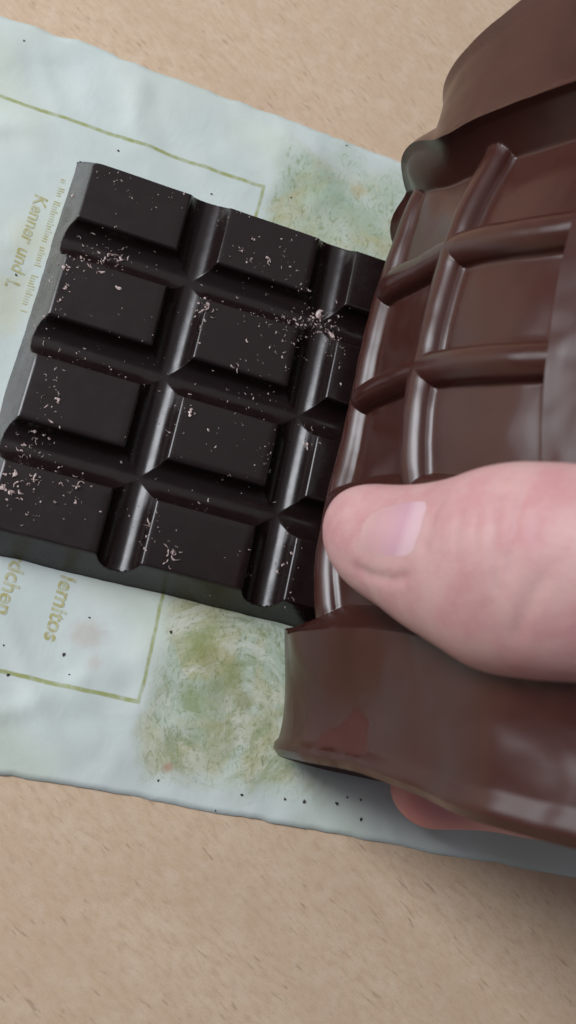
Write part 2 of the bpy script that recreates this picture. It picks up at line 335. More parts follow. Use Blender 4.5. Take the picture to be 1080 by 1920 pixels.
# ---------------------------------------------------------------- the mould: a control grid gives the bent sheet (mm; x, y, height above the bar's top)
GRID = np.array([[[98.1,34.0,87.4],[95.8,33.9,84.1],[93.5,33.7,80.9],[91.2,33.6,77.5],[88.8,33.5,74.2],[86.5,33.3,70.9],[84.3,33.2,67.5],[82.4,33.0,63.9],[80.5,32.8,60.4],[78.9,32.6,56.7],[77.5,32.4,53.0],[76.4,32.1,49.2],[75.4,31.9,45.3],[74.7,31.6,41.4],[74.1,31.4,37.5],[73.6,31.3,33.6],[73.7,31.2,29.7],[76.4,31.3,25.7],[80.3,31.5,21.8],[84.2,31.9,18.0],[86.3,32.3,14.2],[85.7,33.0,10.4],[84.9,34.1,6.6],[84.0,35.3,2.6],[84.1,36.0,0.0],[85.9,36.0,0.0],[81.5,36.0,0.0],[80.0,36.0,0.0]],[[99.0,23.3,87.8],[96.7,23.1,84.6],[94.4,23.0,81.3],[92.1,22.8,77.9],[89.8,22.6,74.6],[87.4,22.5,71.3],[85.3,22.3,67.9],[83.3,22.2,64.4],[81.3,22.1,60.9],[79.7,22.0,57.2],[78.2,21.9,53.5],[76.9,21.8,49.7],[75.7,21.7,45.9],[74.8,21.6,42.1],[74.1,21.6,38.2],[73.6,21.6,34.3],[73.6,21.7,30.3],[76.1,21.9,26.4],[79.8,22.2,22.4],[83.6,22.6,18.6],[85.7,23.1,14.7],[85.6,23.7,11.0],[85.3,24.6,7.1],[84.7,25.3,3.2],[84.4,25.3,0.0],[86.0,25.0,0.0],[81.6,25.0,0.0],[80.0,25.0,0.0]],[[101.0,12.8,88.8],[98.7,12.6,85.5],[96.4,12.3,82.2],[94.2,12.0,78.8],[91.9,11.8,75.5],[89.5,11.7,72.2],[87.3,11.6,68.9],[85.2,11.6,65.4],[83.2,11.6,61.9],[81.3,11.8,58.3],[79.5,12.0,54.7],[77.9,12.2,51.0],[76.5,12.5,47.2],[75.3,12.9,43.4],[74.2,13.2,39.5],[73.4,13.7,35.6],[73.1,14.1,31.7],[74.0,14.7,27.7],[75.2,15.7,23.8],[76.2,17.0,19.9],[77.0,18.0,16.0],[78.5,18.6,12.1],[79.9,19.0,8.3],[79.9,19.1,4.4],[79.2,17.5,0.4],[80.8,16.0,0.0],[79.7,15.0,0.0],[80.0,14.0,0.0]],[[102.2,2.0,89.3],[99.9,1.6,86.0],[97.7,1.3,82.7],[95.4,1.0,79.3],[93.1,0.7,76.0],[90.7,0.6,72.7],[88.5,0.5,69.3],[86.3,0.6,65.9],[84.1,0.8,62.5],[82.1,1.2,58.9],[80.2,1.6,55.3],[78.4,2.2,51.7],[76.8,2.8,48.0],[75.4,3.5,44.2],[74.1,4.2,40.4],[73.2,4.9,36.5],[72.5,5.6,32.6],[71.8,6.4,28.7],[70.7,7.8,24.7],[69.4,9.5,20.8],[69.1,10.8,16.8],[71.2,11.3,12.9],[74.6,11.3,9.1],[76.3,11.1,5.1],[74.9,8.7,1.2],[74.8,6.2,0.0],[76.6,4.5,0.0],[80.0,3.0,0.0]],[[99.3,-10.7,87.3],[97.1,-11.1,84.0],[94.8,-11.5,80.7],[92.5,-11.9,77.3],[90.1,-12.1,74.0],[87.7,-12.2,70.6],[85.4,-12.2,67.3],[83.1,-12.0,63.8],[80.9,-11.6,60.5],[78.9,-11.1,57.0],[77.0,-10.5,53.4],[75.2,-9.8,49.8],[73.7,-9.0,46.1],[72.3,-8.2,42.4],[71.3,-7.4,38.6],[70.5,-6.6,34.7],[69.9,-5.8,30.8],[69.2,-5.1,26.8],[68.3,-4.0,22.8],[67.5,-2.7,18.9],[67.6,-1.8,14.9],[68.8,-1.5,11.1],[71.4,-1.2,7.1],[73.0,-2.0,3.1],[72.2,-4.8,0.0],[73.7,-6.0,0.0],[76.1,-7.0,0.0],[80.0,-8.0,0.0]],[[97.2,-23.1,85.9],[94.9,-23.5,82.5],[92.6,-23.9,79.2],[90.2,-24.2,75.8],[87.8,-24.4,72.4],[85.4,-24.4,69.1],[83.0,-24.3,65.7],[80.6,-24.0,62.3],[78.3,-23.6,59.0],[76.3,-23.0,55.5],[74.4,-22.3,52.0],[72.8,-21.5,48.4],[71.5,-20.7,44.7],[70.4,-19.9,41.0],[69.6,-19.1,37.2],[69.1,-18.4,33.3],[68.8,-17.7,29.4],[68.3,-17.2,25.4],[67.6,-16.4,21.4],[67.1,-15.7,17.4],[67.1,-15.2,13.5],[67.7,-14.7,9.7],[69.1,-14.2,5.7],[70.0,-15.7,1.7],[70.7,-17.8,0.0],[72.4,-18.0,0.0],[75.7,-18.5,0.0],[80.0,-19.0,0.0]],[[95.9,-34.5,85.3],[93.7,-34.9,81.9],[91.4,-35.2,78.6],[89.1,-35.5,75.1],[86.7,-35.6,71.7],[84.2,-35.6,68.4],[81.7,-35.5,65.0],[79.3,-35.2,61.6],[76.9,-34.7,58.3],[74.8,-34.1,54.8],[73.0,-33.4,51.3],[71.5,-32.7,47.7],[70.2,-31.9,44.0],[69.4,-31.1,40.3],[68.8,-30.4,36.5],[68.5,-29.8,32.6],[68.4,-29.2,28.7],[68.0,-28.7,24.7],[67.5,-28.4,20.7],[67.0,-28.1,16.7],[66.9,-28.0,12.8],[67.2,-27.5,8.9],[68.3,-26.9,4.9],[69.1,-28.2,1.0],[70.0,-29.9,0.0],[72.0,-30.0,0.0],[75.5,-30.0,0.0],[80.0,-30.0,0.0]],[[95.4,-45.6,85.4],[93.2,-46.0,82.0],[91.1,-46.3,78.6],[88.8,-46.5,75.1],[86.5,-46.7,71.7],[84.0,-46.7,68.2],[81.5,-46.6,64.8],[79.0,-46.4,61.5],[76.6,-46.0,58.1],[74.5,-45.5,54.6],[72.7,-44.9,51.1],[71.1,-44.2,47.5],[69.9,-43.5,43.8],[69.0,-42.8,40.0],[68.5,-42.0,36.2],[68.2,-41.4,32.4],[68.1,-40.8,28.4],[67.8,-40.3,24.5],[67.3,-39.9,20.5],[66.8,-39.7,16.6],[66.7,-39.6,12.6],[67.0,-38.8,8.7],[68.0,-38.3,4.7],[68.9,-39.5,0.8],[70.1,-41.0,0.0],[72.1,-41.0,0.0],[75.6,-41.0,0.0],[80.0,-41.0,0.0]],[[95.0,-55.6,86.1],[93.1,-55.9,82.6],[91.1,-56.2,79.1],[89.0,-56.4,75.6],[86.7,-56.7,72.1],[84.4,-56.8,68.6],[82.0,-56.8,65.1],[79.6,-56.7,61.7],[77.2,-56.5,58.3],[75.1,-56.1,54.8],[73.3,-55.6,51.2],[71.7,-55.0,47.5],[70.4,-54.3,43.9],[69.4,-53.6,40.1],[68.7,-52.9,36.3],[68.3,-52.1,32.4],[68.0,-51.5,28.5],[67.6,-50.9,24.6],[67.0,-50.5,20.6],[66.5,-50.2,16.7],[66.2,-50.1,12.7],[66.5,-49.6,8.8],[67.6,-49.2,4.8],[68.9,-50.4,0.9],[70.4,-51.9,0.0],[72.5,-52.0,0.0],[75.8,-52.0,0.0],[80.0,-52.0,0.0]],[[95.5,-65.6,87.3],[93.7,-65.9,83.7],[91.9,-66.2,80.1],[89.9,-66.5,76.6],[87.9,-66.8,73.1],[85.7,-67.0,69.5],[83.6,-67.1,66.0],[81.3,-67.1,62.4],[79.2,-67.0,59.0],[77.2,-66.8,55.4],[75.4,-66.4,51.7],[73.9,-65.8,48.1],[72.6,-65.2,44.4],[71.4,-64.5,40.6],[70.5,-63.8,36.8],[69.7,-63.1,33.0],[69.1,-62.5,29.1],[68.1,-62.0,25.2],[67.0,-61.7,21.3],[66.0,-61.5,17.4],[65.5,-61.4,13.4],[65.6,-61.2,9.5],[66.8,-60.9,5.5],[68.4,-61.8,1.6],[70.0,-62.9,0.0],[72.1,-63.0,0.0],[75.6,-63.0,0.0],[80.0,-63.0,0.0]],[[98.8,-76.4,88.1],[97.0,-76.7,84.6],[95.2,-77.0,81.1],[93.2,-77.3,77.6],[91.3,-77.6,74.1],[89.3,-77.8,70.6],[87.3,-77.9,67.1],[85.2,-78.0,63.6],[83.3,-77.9,60.1],[81.4,-77.7,56.6],[79.8,-77.4,52.9],[78.4,-76.9,49.2],[77.1,-76.4,45.5],[75.8,-75.9,41.8],[74.6,-75.3,38.0],[73.5,-74.8,34.2],[72.3,-74.4,30.4],[70.6,-74.1,26.5],[68.6,-74.0,22.7],[66.9,-74.0,18.8],[65.9,-74.1,14.9],[65.7,-74.2,11.1],[66.7,-74.0,7.1],[68.1,-73.9,3.2],[69.3,-73.9,0.3],[71.2,-74.0,0.0],[75.1,-74.0,0.0],[80.0,-74.0,0.0]],[[105.5,-87.4,87.7],[103.3,-87.6,84.4],[101.2,-87.8,81.1],[99.1,-88.1,77.7],[97.0,-88.3,74.5],[94.9,-88.5,71.2],[92.8,-88.6,67.9],[90.7,-88.6,64.6],[88.7,-88.5,61.3],[86.7,-88.3,58.1],[85.3,-88.1,54.4],[84.1,-87.7,50.7],[82.9,-87.3,46.9],[81.5,-86.9,43.2],[80.2,-86.6,39.5],[78.7,-86.3,35.7],[77.3,-86.1,32.0],[75.2,-86.1,28.2],[72.7,-86.1,24.5],[70.5,-86.3,20.7],[69.1,-86.6,16.9],[68.3,-86.8,13.1],[69.1,-86.8,9.2],[70.3,-86.6,5.2],[70.0,-85.8,1.3],[71.4,-85.1,0.0],[74.9,-85.0,0.0],[80.0,-85.0,0.0]],[[112.1,-98.3,84.5],[109.5,-98.5,81.5],[106.9,-98.7,78.5],[104.4,-98.8,75.5],[101.9,-99.0,72.5],[99.4,-99.1,69.5],[97.1,-99.2,66.5],[94.8,-99.1,63.6],[92.6,-99.0,60.6],[90.3,-98.9,57.6],[88.1,-98.6,54.6],[86.6,-98.2,51.2],[85.6,-97.8,47.4],[84.5,-97.5,43.7],[83.2,-97.2,39.9],[81.8,-96.9,36.2],[80.7,-96.8,32.5],[79.7,-96.8,28.8],[78.6,-97.0,25.1],[77.1,-97.2,21.4],[75.5,-97.4,17.7],[74.1,-97.7,13.9],[72.9,-97.8,10.1],[72.2,-97.7,6.1],[72.4,-97.1,2.2],[74.2,-96.2,0.0],[76.7,-96.0,0.0],[80.0,-96.0,0.0]],[[112.2,-109.4,84.9],[109.6,-109.5,81.8],[107.1,-109.7,78.8],[104.7,-109.8,75.9],[102.3,-109.9,72.9],[100.0,-110.0,69.9],[97.7,-110.0,66.8],[95.6,-110.0,63.8],[93.6,-109.9,60.9],[91.4,-109.7,57.9],[89.4,-109.4,54.9],[87.9,-109.0,51.5],[87.2,-108.5,47.7],[86.3,-108.0,44.0],[85.1,-107.5,40.2],[83.7,-107.2,36.5],[82.5,-107.0,32.9],[81.5,-107.0,29.2],[80.3,-107.0,25.6],[78.9,-107.1,21.9],[77.3,-107.2,18.3],[75.7,-107.4,14.6],[74.4,-107.5,10.8],[73.7,-107.5,6.9],[73.5,-107.4,3.0],[74.4,-107.1,0.0],[76.9,-107.0,0.0],[80.0,-107.0,0.0]],[[111.5,-120.6,85.3],[109.0,-120.8,82.2],[106.5,-120.9,79.2],[104.2,-121.0,76.2],[101.9,-121.1,73.2],[99.6,-121.2,70.2],[97.5,-121.2,67.1],[95.4,-121.2,64.1],[93.4,-121.1,61.1],[91.4,-120.9,58.1],[89.4,-120.7,55.1],[88.1,-120.3,51.7],[87.5,-119.6,47.9],[86.7,-119.0,44.1],[85.7,-118.3,40.4],[84.4,-117.8,36.7],[82.8,-117.7,33.0],[81.3,-117.5,29.4],[79.7,-117.5,25.8],[78.1,-117.5,22.2],[76.4,-117.6,18.5],[74.8,-117.7,14.9],[73.5,-117.8,11.2],[72.7,-117.8,7.3],[72.5,-117.9,3.3],[73.2,-117.9,0.0],[76.4,-118.0,0.0],[80.0,-118.0,0.0]]], float)
gxs = np.arange(-28, 81, 4.); gys = np.linspace(36, -118, 15)
# smooth the crease a little
def cr_w(t): return np.array([-0.5*t+t*t-0.5*t**3, 1-2.5*t*t+1.5*t**3, 0.5*t+2*t*t-1.5*t**3, -0.5*t*t+0.5*t**3])
def cr_axis(G, knots, q, axis):
    G = np.moveaxis(G, axis, 0); n = len(G); d = knots[1]-knots[0]
    f = np.clip((q-knots[0])/d, 0, n-1-1e-9); i = f.astype(int); t = f-i; w4 = cr_w(t)
    idx = [np.clip(i-1, 0, n-1), i, np.clip(i+1, 0, n-1), np.clip(i+2, 0, n-1)]
    out = sum(w4[k].reshape((-1,)+(1,)*(G.ndim-1))*G[idx[k]] for k in range(4))
    return np.moveaxis(out, 0, axis)
XM0, XM1, YM0, YM1 = -20.0, XR+22.0, -112.6, 30.5
def make_mould():
    kw = dict(r=3.4, edge=3.68)
    R2 = 2.4
    xs = coords(XM0, XM1, GX, 1.0, ext=((-4.9, 0.4, 0.22), (XR-0.4, XR+4.9, 0.5)), **kw)
    ys = coords(YM0, YM1, GY, 1.2, ext=((YB-4.9, YB+0.4, 0.22), (-0.4, 4.9, 0.22)), **kw)
    X, Y = np.meshgrid(xs, ys)
    H, d = height(X, Y, **kw); hn = np.minimum(-H, 9.0)
    lip = np.clip((d-4.2)/1.0, 0, 1)
    hn = np.where(d > 4.0, 9.0, hn)
    # base sheet
    xq = np.minimum(xs, 79.9)
    B = cr_axis(cr_axis(GRID, gxs, xq, 1), gys, ys, 0) if False else cr_axis(cr_axis(GRID, gxs, xq, 1), -gys, -ys, 0)
    B[:, :, 0] += (xs-xq)[None, :]
    B = B.copy(); B[:, :, 2] += Z0+0.35
    for _ in range(10):
        B[:, 1:-1] = B[:, 1:-1]*0.5+(B[:, :-2]+B[:, 2:])*0.25
    # where the rim leaves the table it bows inwards a little
    du = np.gradient(B, xs, axis=1); dv = np.gradient(B, ys, axis=0)
    Nn = np.cross(dv, du); Nn /= np.linalg.norm(Nn, axis=2, keepdims=True)
    for _ in range(14):
        Nn[:, 1:-1] = Nn[:, 1:-1]*0.5+(Nn[:, :-2]+Nn[:, 2:])*0.25
        Nn[1:-1] = Nn[1:-1]*0.5+(Nn[:-2]+Nn[2:])*0.25
    Nn /= np.linalg.norm(Nn, axis=2, keepdims=True)
    # where the sheet lies, the cavity side faces down
    und = np.array([[fbm(x*0.045, y*0.045, 5.)*0.5 for x in xs] for y in ys])*(X < 62)
    ym = np.minimum(Y-YM0, YM1-Y); xm = np.minimum(X-XM0, XM1-X); e = np.minimum(ym, xm)
    rnd = 1.1*(1-np.sqrt(np.clip(1-(1-np.clip(e/1.1, 0, 1))**2, 0, 1)))
    bead = 0.85*np.exp(-((e-1.9)/0.9)**2)
    P1 = B+Nn*(hn+und-rnd+bead)[:, :, None]
    base_out = np.where(d > 2.0, 9.0, np.clip(d*2, 0, 4)*0+0.0)
    out = 9.0*sst(d, 0.8, 4.4+R2)-R2
    out = np.minimum(out, hn-1.2)
    P2 = B+Nn*(out+und+rnd)[:, :, None]
    nx, ny = len(xs), len(ys)
    V = np.concatenate([P1.reshape(-1, 3), P2.reshape(-1, 3)]); n = nx*ny
    F1 = grid_faces(nx, ny, flip=True); F2 = grid_faces(nx, ny)+n
    edge = []
    for i in range(nx-1): edge += [(i, i+1, i+1+n, i+n), ((ny-1)*nx+i+1, (ny-1)*nx+i, (ny-1)*nx+i+n, (ny-1)*nx+i+1+n)]
    for j in range(ny-1): edge += [((j+1)*nx, j*nx, j*nx+n, (j+1)*nx+n), (j*nx+nx-1, (j+1)*nx+nx-1, (j+1)*nx+nx-1+n, j*nx+nx-1+n)]
    Fa = np.concatenate([F1, F2, np.array(edge)])
    uv = np.c_[X.ravel(), Y.ravel()]*S; uv = np.r_[uv, uv]
    tmp = mesh_obj('tmp', V, Fa, MOULD, sharp=36)
    cn = np.zeros(len(tmp.data.loops)*3, np.float32); tmp.data.corner_normals.foreach_get('vector', cn); cn = cn.reshape(-1, 4, 3)
    bvh = BVHTree.FromPolygons((V).tolist(), Fa.tolist())
    dd = np.r_[d.ravel(), d.ravel()]; df = dd[Fa].mean(axis=1)
    root = bpy.data.objects.new('silicone_mould', None); C.objects.link(root); loc = np.array([XR/2, YB/2, 0]); root.location = tuple(loc*S)
    for name, m in (('cavity_grid', df <= 0.15), ('side_wall', (df > 0.15) & (df <= 4.55)), ('rim', df > 4.55)):
        f = Fa[m]; u, inv = np.unique(f, return_inverse=True)
        o = mesh_obj(name, V[u]-loc, inv.reshape(-1, 4), MOULD, root, uv=uv[u])
        o.data.normals_split_custom_set(cn[m].reshape(-1, 3).tolist())
    me = tmp.data; bpy.data.objects.remove(tmp); bpy.data.meshes.remove(me)
    tag(root, 'glossy brown flexible mould with ribbed grid being bent back off the dark bar', 'mould')
    return bvh
MBVH = make_mould()

# ---------------------------------------------------------------- paper
def paper_h(x, y):
    dxb = max(-4.8-x, 0, x-XR-22); dyb = max(YB-30-y, 0, y-30.0)
    db = max(max(-5.5-x, x-60.0), max(YB-5-y, y-5.0))       # distance from the bar's footprint
    k = sst(db, 0.0, 14.0)
    dm = max(max(60-x, x-XR-24), max(YM0-1-y, y-YM1-1)); k = k*sst(dm, -1.0, 14.0)
    k = k*(0.3+0.7*float(sst(y, -127, -118)*sst(-y, -34, -26)))
    a = fbm(x*0.022+3, y*0.022, 1.2, 3); r1 = abs(fbm(x*0.035, y*0.05+4, 7.7, 3)); r2 = abs(fbm(x*0.06+y*0.03, y*0.02, 2.2, 2))
    return 0.12+float(k)*(1.3*(a+0.55)+1.1*(0.35-min(r1, 0.35))/0.35+0.7*(0.3-min(r2, 0.3))/0.3)*0.5
def make_paper():
    X0, X1, Y0, Y1 = -95.0, 190.0, -126.3, 33.6
    xs = np.arange(X0, X1+.1, 1.4); ys = np.linspace(Y0, Y1, 120)
    V = []; 
    for y in ys:
        for x in xs:
            t = (y-Y0)/(Y1-Y0)
            ey = 0.9*fbm(x*0.05, 0, 31.)+0.5*fbm(x*0.2, 0, 37.); eb = 0.7*fbm(x*0.04, 0, 41.)+0.25*fbm(x*0.25, 0, 43.)
            yy = y+ey*sst(t, .9, 1)+(eb+(x-15)*0.012)*sst(t, .1, 0)
            V.append((x, yy, paper_h(x, yy)))
    V = np.array(V); n = len(V); nx, ny = len(xs), len(ys)
    V2 = V-np.array([0, 0, 0.11])
    edge = []
    for i in range(nx-1): edge += [(i+1, i, i+n, i+1+n), ((ny-1)*nx+i, (ny-1)*nx+i+1, (ny-1)*nx+i+1+n, (ny-1)*nx+i+n)]
    for j in range(ny-1): edge += [(j*nx, (j+1)*nx, (j+1)*nx+n, j*nx+n), ((j+1)*nx+nx-1, j*nx+nx-1, j*nx+nx-1+n, (j+1)*nx+nx-1+n)]
    o = mesh_obj('wrapping_paper', np.r_[V, V2], np.concatenate([grid_faces(nx, ny), grid_faces(nx, ny, flip=True)+n, np.array(edge)]), PAPER)
    tag(o, 'crinkled pale blue-green paper with faded olive print and green smears under the bar', 'paper')
    return o
paper = make_paper()
def text(body, x, y, size, ang, bold=0.0, shear=0.0, spacing=1.0):
    cu = bpy.data.curves.new('t', 'FONT'); cu.body = body; cu.size = size; cu.shear = shear; cu.offset = bold; cu.space_character = spacing
    cu.resolution_u = 3
    o = bpy.data.objects.new('t', cu); C.objects.link(o)
    dg = bpy.context.evaluated_depsgraph_get(); me = bpy.data.meshes.new_from_object(o.evaluated_get(dg))
    V = np.array([v.co[:] for v in me.vertices]); Fc = [tuple(p.vertices) for p in me.polygons]
    bpy.data.objects.remove(o); bpy.data.meshes.remove(me); bpy.data.curves.remove(cu)
    # small serifs are lost at this size; the strokes are laid onto the paper's surface
    ca, sa = math.cos(ang), math.sin(ang)
    P = np.array([(x+a*ca-b*sa, y+a*sa+b*ca) for a, b, _ in V])
    Z = [paper_h(a, b)+0.06 for a, b in P]
    return mesh_obj('printed_text', np.c_[P, Z], Fc, INK, paper, smooth=False)
D90 = math.radians(-90)
text("Kenner", -10.9, -6.4, 4.0, D90, 0.08, 0.12, 1.0)
text("und", -10.9, -19.8, 4.0, D90, 0.08, 0.12, 1.0)
text("L", -11.2, -27.6, 4.0, D90, 0.08, 0.12, 1.0)
text("lemitos", 16.0, -86.3, 4.6, D90, 0.10, 0.12, 1.0)
text("rdchen", 5.6, -84.0, 4.6, D90, 0.10, 0.12, 1.0)
def small_row(x, y0, y1, h):      # a line of small print too worn to read
    V = []; Fc = []; y = y0; r = random.Random(4)
    while y > y1:
        if r.random() < 0.14: y -= 1.0; continue
        hh = h*(1.0 if r.random() < .7 else 1.45); w_ = 0.28; b = len(V)
        for (px, py) in ((x, y), (x+hh, y), (x+hh, y-w_), (x, y-w_)): V.append((px, py, paper_h(px, py)+0.05))
        Fc.append((b, b+3, b+2, b+1)); y -= 0.62
    tag(mesh_obj('small_print', V, Fc, INK, paper, smooth=False), kind='stuff')
small_row(-6.8, -1.0, -34.0, 1.0)

# ---------------------------------------------------------------- crumbs and flakes
def bar_z(x, y):
    H, d = height(np.array([[x]]), np.array([[y]])); return max(float(H[0, 0]), -8.95)+Z0
def shard(V, Fc, x, y, z, s, r, curl=True):
    """a thin ragged curled chip (12 or so triangles)"""
    n = r.choice((4, 5, 6)); a = r.uniform(0, 6.28); L = s*r.uniform(0.8, 2.0); wd = s*r.choice((0.09, 0.12, 0.16, 0.3)); k = r.uniform(-2.6, 2.6)
    b = len(V); px, py, th = x, y, a; up = r.uniform(-0.15, 0.3)
    for i in range(n):
        ww = wd*(0.35+r.random())*(0.5 if i in (0, n-1) else 1)
        nx_, ny_ = -math.sin(th), math.cos(th); zz = z+0.06*s+max(0, up*i*s*0.2)
        V += [(px+nx_*ww, py+ny_*ww, zz+0.10*s*r.random()), (px-nx_*ww, py-ny_*ww, zz+0.10*s*r.random()), (px, py, zz+0.16*s+0.1*s*r.random())]
        px += math.cos(th)*L/n; py += math.sin(th)*L/n; th += k/n*2+r.uniform(-.5, .5)
    for i in range(n-1):
        p = b+3*i; q = p+3
        Fc += [(p, q, q+2, p+2), (p+2, q+2, q+1, p+1), (p+1, q+1, q, p)]
    Fc += [(b, b+2, b+1), (b+3*n-3, b+3*n-2, b+3*n-1)]
def scatter():
    r = random.Random(11); V = []; Fc = []
    # (px, py, spread x, spread y, how many, size) where the photograph shows clusters
    for px, py, sx, sy, n, s in [(205, 330, 16, 10, 10, .45), (290, 365, 30, 12, 16, .45), (195, 460, 30, 22, 38, .6), (165, 490, 30, 18, 22, .6), (120, 530, 12, 22, 14, .7),
            (250, 480, 50, 15, 14, .45), (90, 600, 18, 12, 10, .5), (95, 740, 14, 45, 30, .65), (60, 830, 22, 25, 26, .7), (40, 915, 28, 28, 30, .8), (110, 910, 28, 18, 20, .75),
            (130, 965, 70, 22, 12, .5), (140, 660, 40, 14, 10, .45), (500, 500, 45, 22, 34, .5), (455, 470, 20, 20, 8, .6), (520, 590, 40, 14, 34, .5), (380, 580, 10, 35, 18, .65), (600, 590, 22, 16, 46, .6),
            (640, 625, 16, 28, 30, .55), (545, 640, 20, 35, 26, .5), (570, 560, 10, 30, 14, .5), (490, 690, 40, 30, 16, .5), (500, 735, 35, 10, 14, .55),
            (340, 770, 20, 30, 8, .5), (420, 850, 60, 30, 14, .45), (500, 860, 10, 25, 9, .5), (280, 1000, 14, 22, 14, .7), (320, 1035, 12, 16, 9, .9), (545, 1055, 10, 30, 16, .5),
            (460, 1060, 25, 30, 8, .55), (350, 950, 50, 20, 8, .45), (410, 400, 40, 10, 12, .4), (570, 440, 50, 10, 14, .4), (585, 800, 10, 25, 8, .5), (245, 640, 50, 40, 14, .35), (640, 700, 10, 40, 8, .5),
            (250, 600, 120, 100, 20, .35), (430, 700, 120, 160, 30, .32), (300, 900, 130, 90, 24, .35)]:
        for _ in range(int(n*1.35)):
            p = bp(r.gauss(px, sx), r.gauss(py, sy), Z0)
            if not (-3.5 < p[0] < 63.0 and YB-2 < p[1] < 3): continue
            shard(V, Fc, p[0], p[1], bar_z(p[0], p[1])+0.05, s*0.85*r.choice((.5, .7, .9, 1.3, 1.8)), r)
    o = mesh_obj('chocolate_shavings', V, Fc, FLAKE, smooth=False)
    tag(o, 'tiny pinkish-beige chocolate shavings scattered over the dark bar', 'shavings', kind='stuff')
scatter()
def single(name, mat, px, py, z, s, label, cat, group, seed, flat=False):
    r = random.Random(seed); p = bp(px, py, Z0 if z is None else z)
    zz = bar_z(p[0], p[1])+0.1 if z is None else paper_h(p[0], p[1])+0.02
    V = []; Fc = []
    if flat:          # a ragged lump
        n = 7; ring = []
        for lv, (rad, hh) in enumerate(((1.0, 0.0), (0.95, 0.35), (0.45, 0.75))):
            for i in range(n):
                a = 6.283*i/n; q = s*rad*(0.35+0.4*((seed*7+i*13) % 5)/5+0.1*r.random())
                V.append((q*math.cos(a), q*math.sin(a)*0.8, hh*s*0.5))
        for lv in range(2):
            for i in range(n): a = lv*n+i; b = lv*n+(i+1) % n; Fc.append((a, b, b+n, a+n))
        Fc.append(tuple(range(2*n, 3*n)))
    else:
        for k in range(3): shard(V, Fc, r.gauss(0, s*.2), r.gauss(0, s*.2), 0.0, s*r.uniform(.7, 1.1), r)
    o = mesh_obj(name, V, Fc, mat, smooth=False); o.location = (p[0]*S, p[1]*S, zz*S); o.rotation_euler.z = r.uniform(0, 6)
    tag(o, label, cat, group)
for i, (px, py, s, lb) in enumerate([(205, 462, 2.0, 'largest pinkish flake in the first crosswise groove near the left edge of the bar'),
        (322, 1040, 1.8, 'angular pale flake on the bottom middle square of the bar'), (280, 985, 1.5, 'pale flake right beside the lower end of the left lengthwise groove'),
        (383, 585, 1.6, 'pale flake at the upper left corner of the middle square in the second row'), (613, 582, 1.9, 'ring-shaped pale flake at the top crossing next to the mould'),
        (504, 485, 1.3, 'pale flake lying in the middle of the top square left of the mould'), (148, 912, 1.6, 'star-shaped pale flake under the lowest crosswise groove'),
        (62, 905, 1.6, 'curled crescent pale flake at the left on the bottom left square'), (443, 690, 1.2, 'small pale flake on the middle square, second row, near its lower edge'),
        (632, 612, 1.6, 'pale flake beside the ring-shaped one, nearest the mould'), (360, 770, 1.2, 'single pale flake on the middle square of the third row'), (583, 826, 1.4, 'pale flake hanging over the bend of the right lengthwise groove')]):
    single('chocolate_flake', FLAKE, px, py, None, s, lb, 'chocolate flake', 'larger pale flakes on the dark bar', 30+i)
for i, (px, py, s, lb) in enumerate([(45, 78, .8, 'dark crumb on the paper near its upper left corner in the photo'), (222, 283, .9, 'dark crumb on the paper just above the top left corner of the bar'),
        (397, 363, .8, 'dark crumb on the paper above the left lengthwise groove'), (545, 372, .7, 'dark crumb on the green smear above the bar'), (650, 272, .7, 'dark crumb at the top edge of the paper left of the mould'),
        (320, 1185, 1.1, 'dark crumb on the paper just below the bar beside the printed frame'), (168, 1158, .7, 'dark crumb inside the printed frame right of the lowest word'), (120, 1227, 1.1, 'slim dark crumb in the pinkish stain inside the frame corner'),
        (7, 1210, .6, 'dark crumb at the left edge of the photo above the frame line'), (15, 1265, 1.0, 'brownish crumb on the lower frame line at the left'), (130, 1265, .6, 'tiny dark crumb just above the lower frame line'),
        (297, 1463, .8, 'dark crumb below the green smear, the leftmost there'), (453, 1490, .9, 'dark crumb under the green smear near the paper edge'), (534, 1498, .9, 'dark crumb left of a pair under the brown rim'),
        (570, 1503, 1.2, 'round dark crumb under the corner of the brown rim'), (632, 1507, 1.2, 'widest dark crumb below the brown rim'), (652, 1495, .8, 'dark crumb closest below the brown rim'),
        (677, 1536, 1.0, 'dark crumb lowest on the paper left of the fingertip'), (677, 1500, .7, 'dark crumb just left of the fingertip'), (404, 1520, .6, 'dark crumb on the bottom edge of the paper'),
        (82, 655, .5, 'tiny dark crumb on the printed words left of the bar'), (30, 515, .9, 'dark crumb on the printed word at the left')]):
    single('crumb', CRUMB, px, py, 0.4, s*.62, lb, 'crumb', 'dark crumbs on the paper', 60+i, flat=True)

# ---------------------------------------------------------------- hand
def loft(sections, nseg=48, cap=True):
    """sections: list of (centre, h, n) with h and n the half axes as vectors; closed tube with pole caps"""
    V = []; m = len(sections)
    for c, h, n in sections:
        for i in range(nseg):
            a = 2*math.pi*i/nseg; V.append(c+h*math.cos(a)+n*math.sin(a))
    Fc = [(j*nseg+i, j*nseg+(i+1) % nseg, (j+1)*nseg+(i+1) % nseg, (j+1)*nseg+i) for j in range(m-1) for i in range(nseg)]
    V.append(sections[0][0]); V.append(sections[-1][0]); a, b = len(V)-2, len(V)-1
    Fc += [(a, (i+1) % nseg, i) for i in range(nseg)]+[(b, (m-1)*nseg+i, (m-1)*nseg+(i+1) % nseg) for i in range(nseg)]
    return V, Fc
def spline(pts, n):
    pts = np.array(pts, float); t = np.linspace(0, len(pts)-1, n); return cr_axis(pts, np.arange(len(pts)), t, 0)
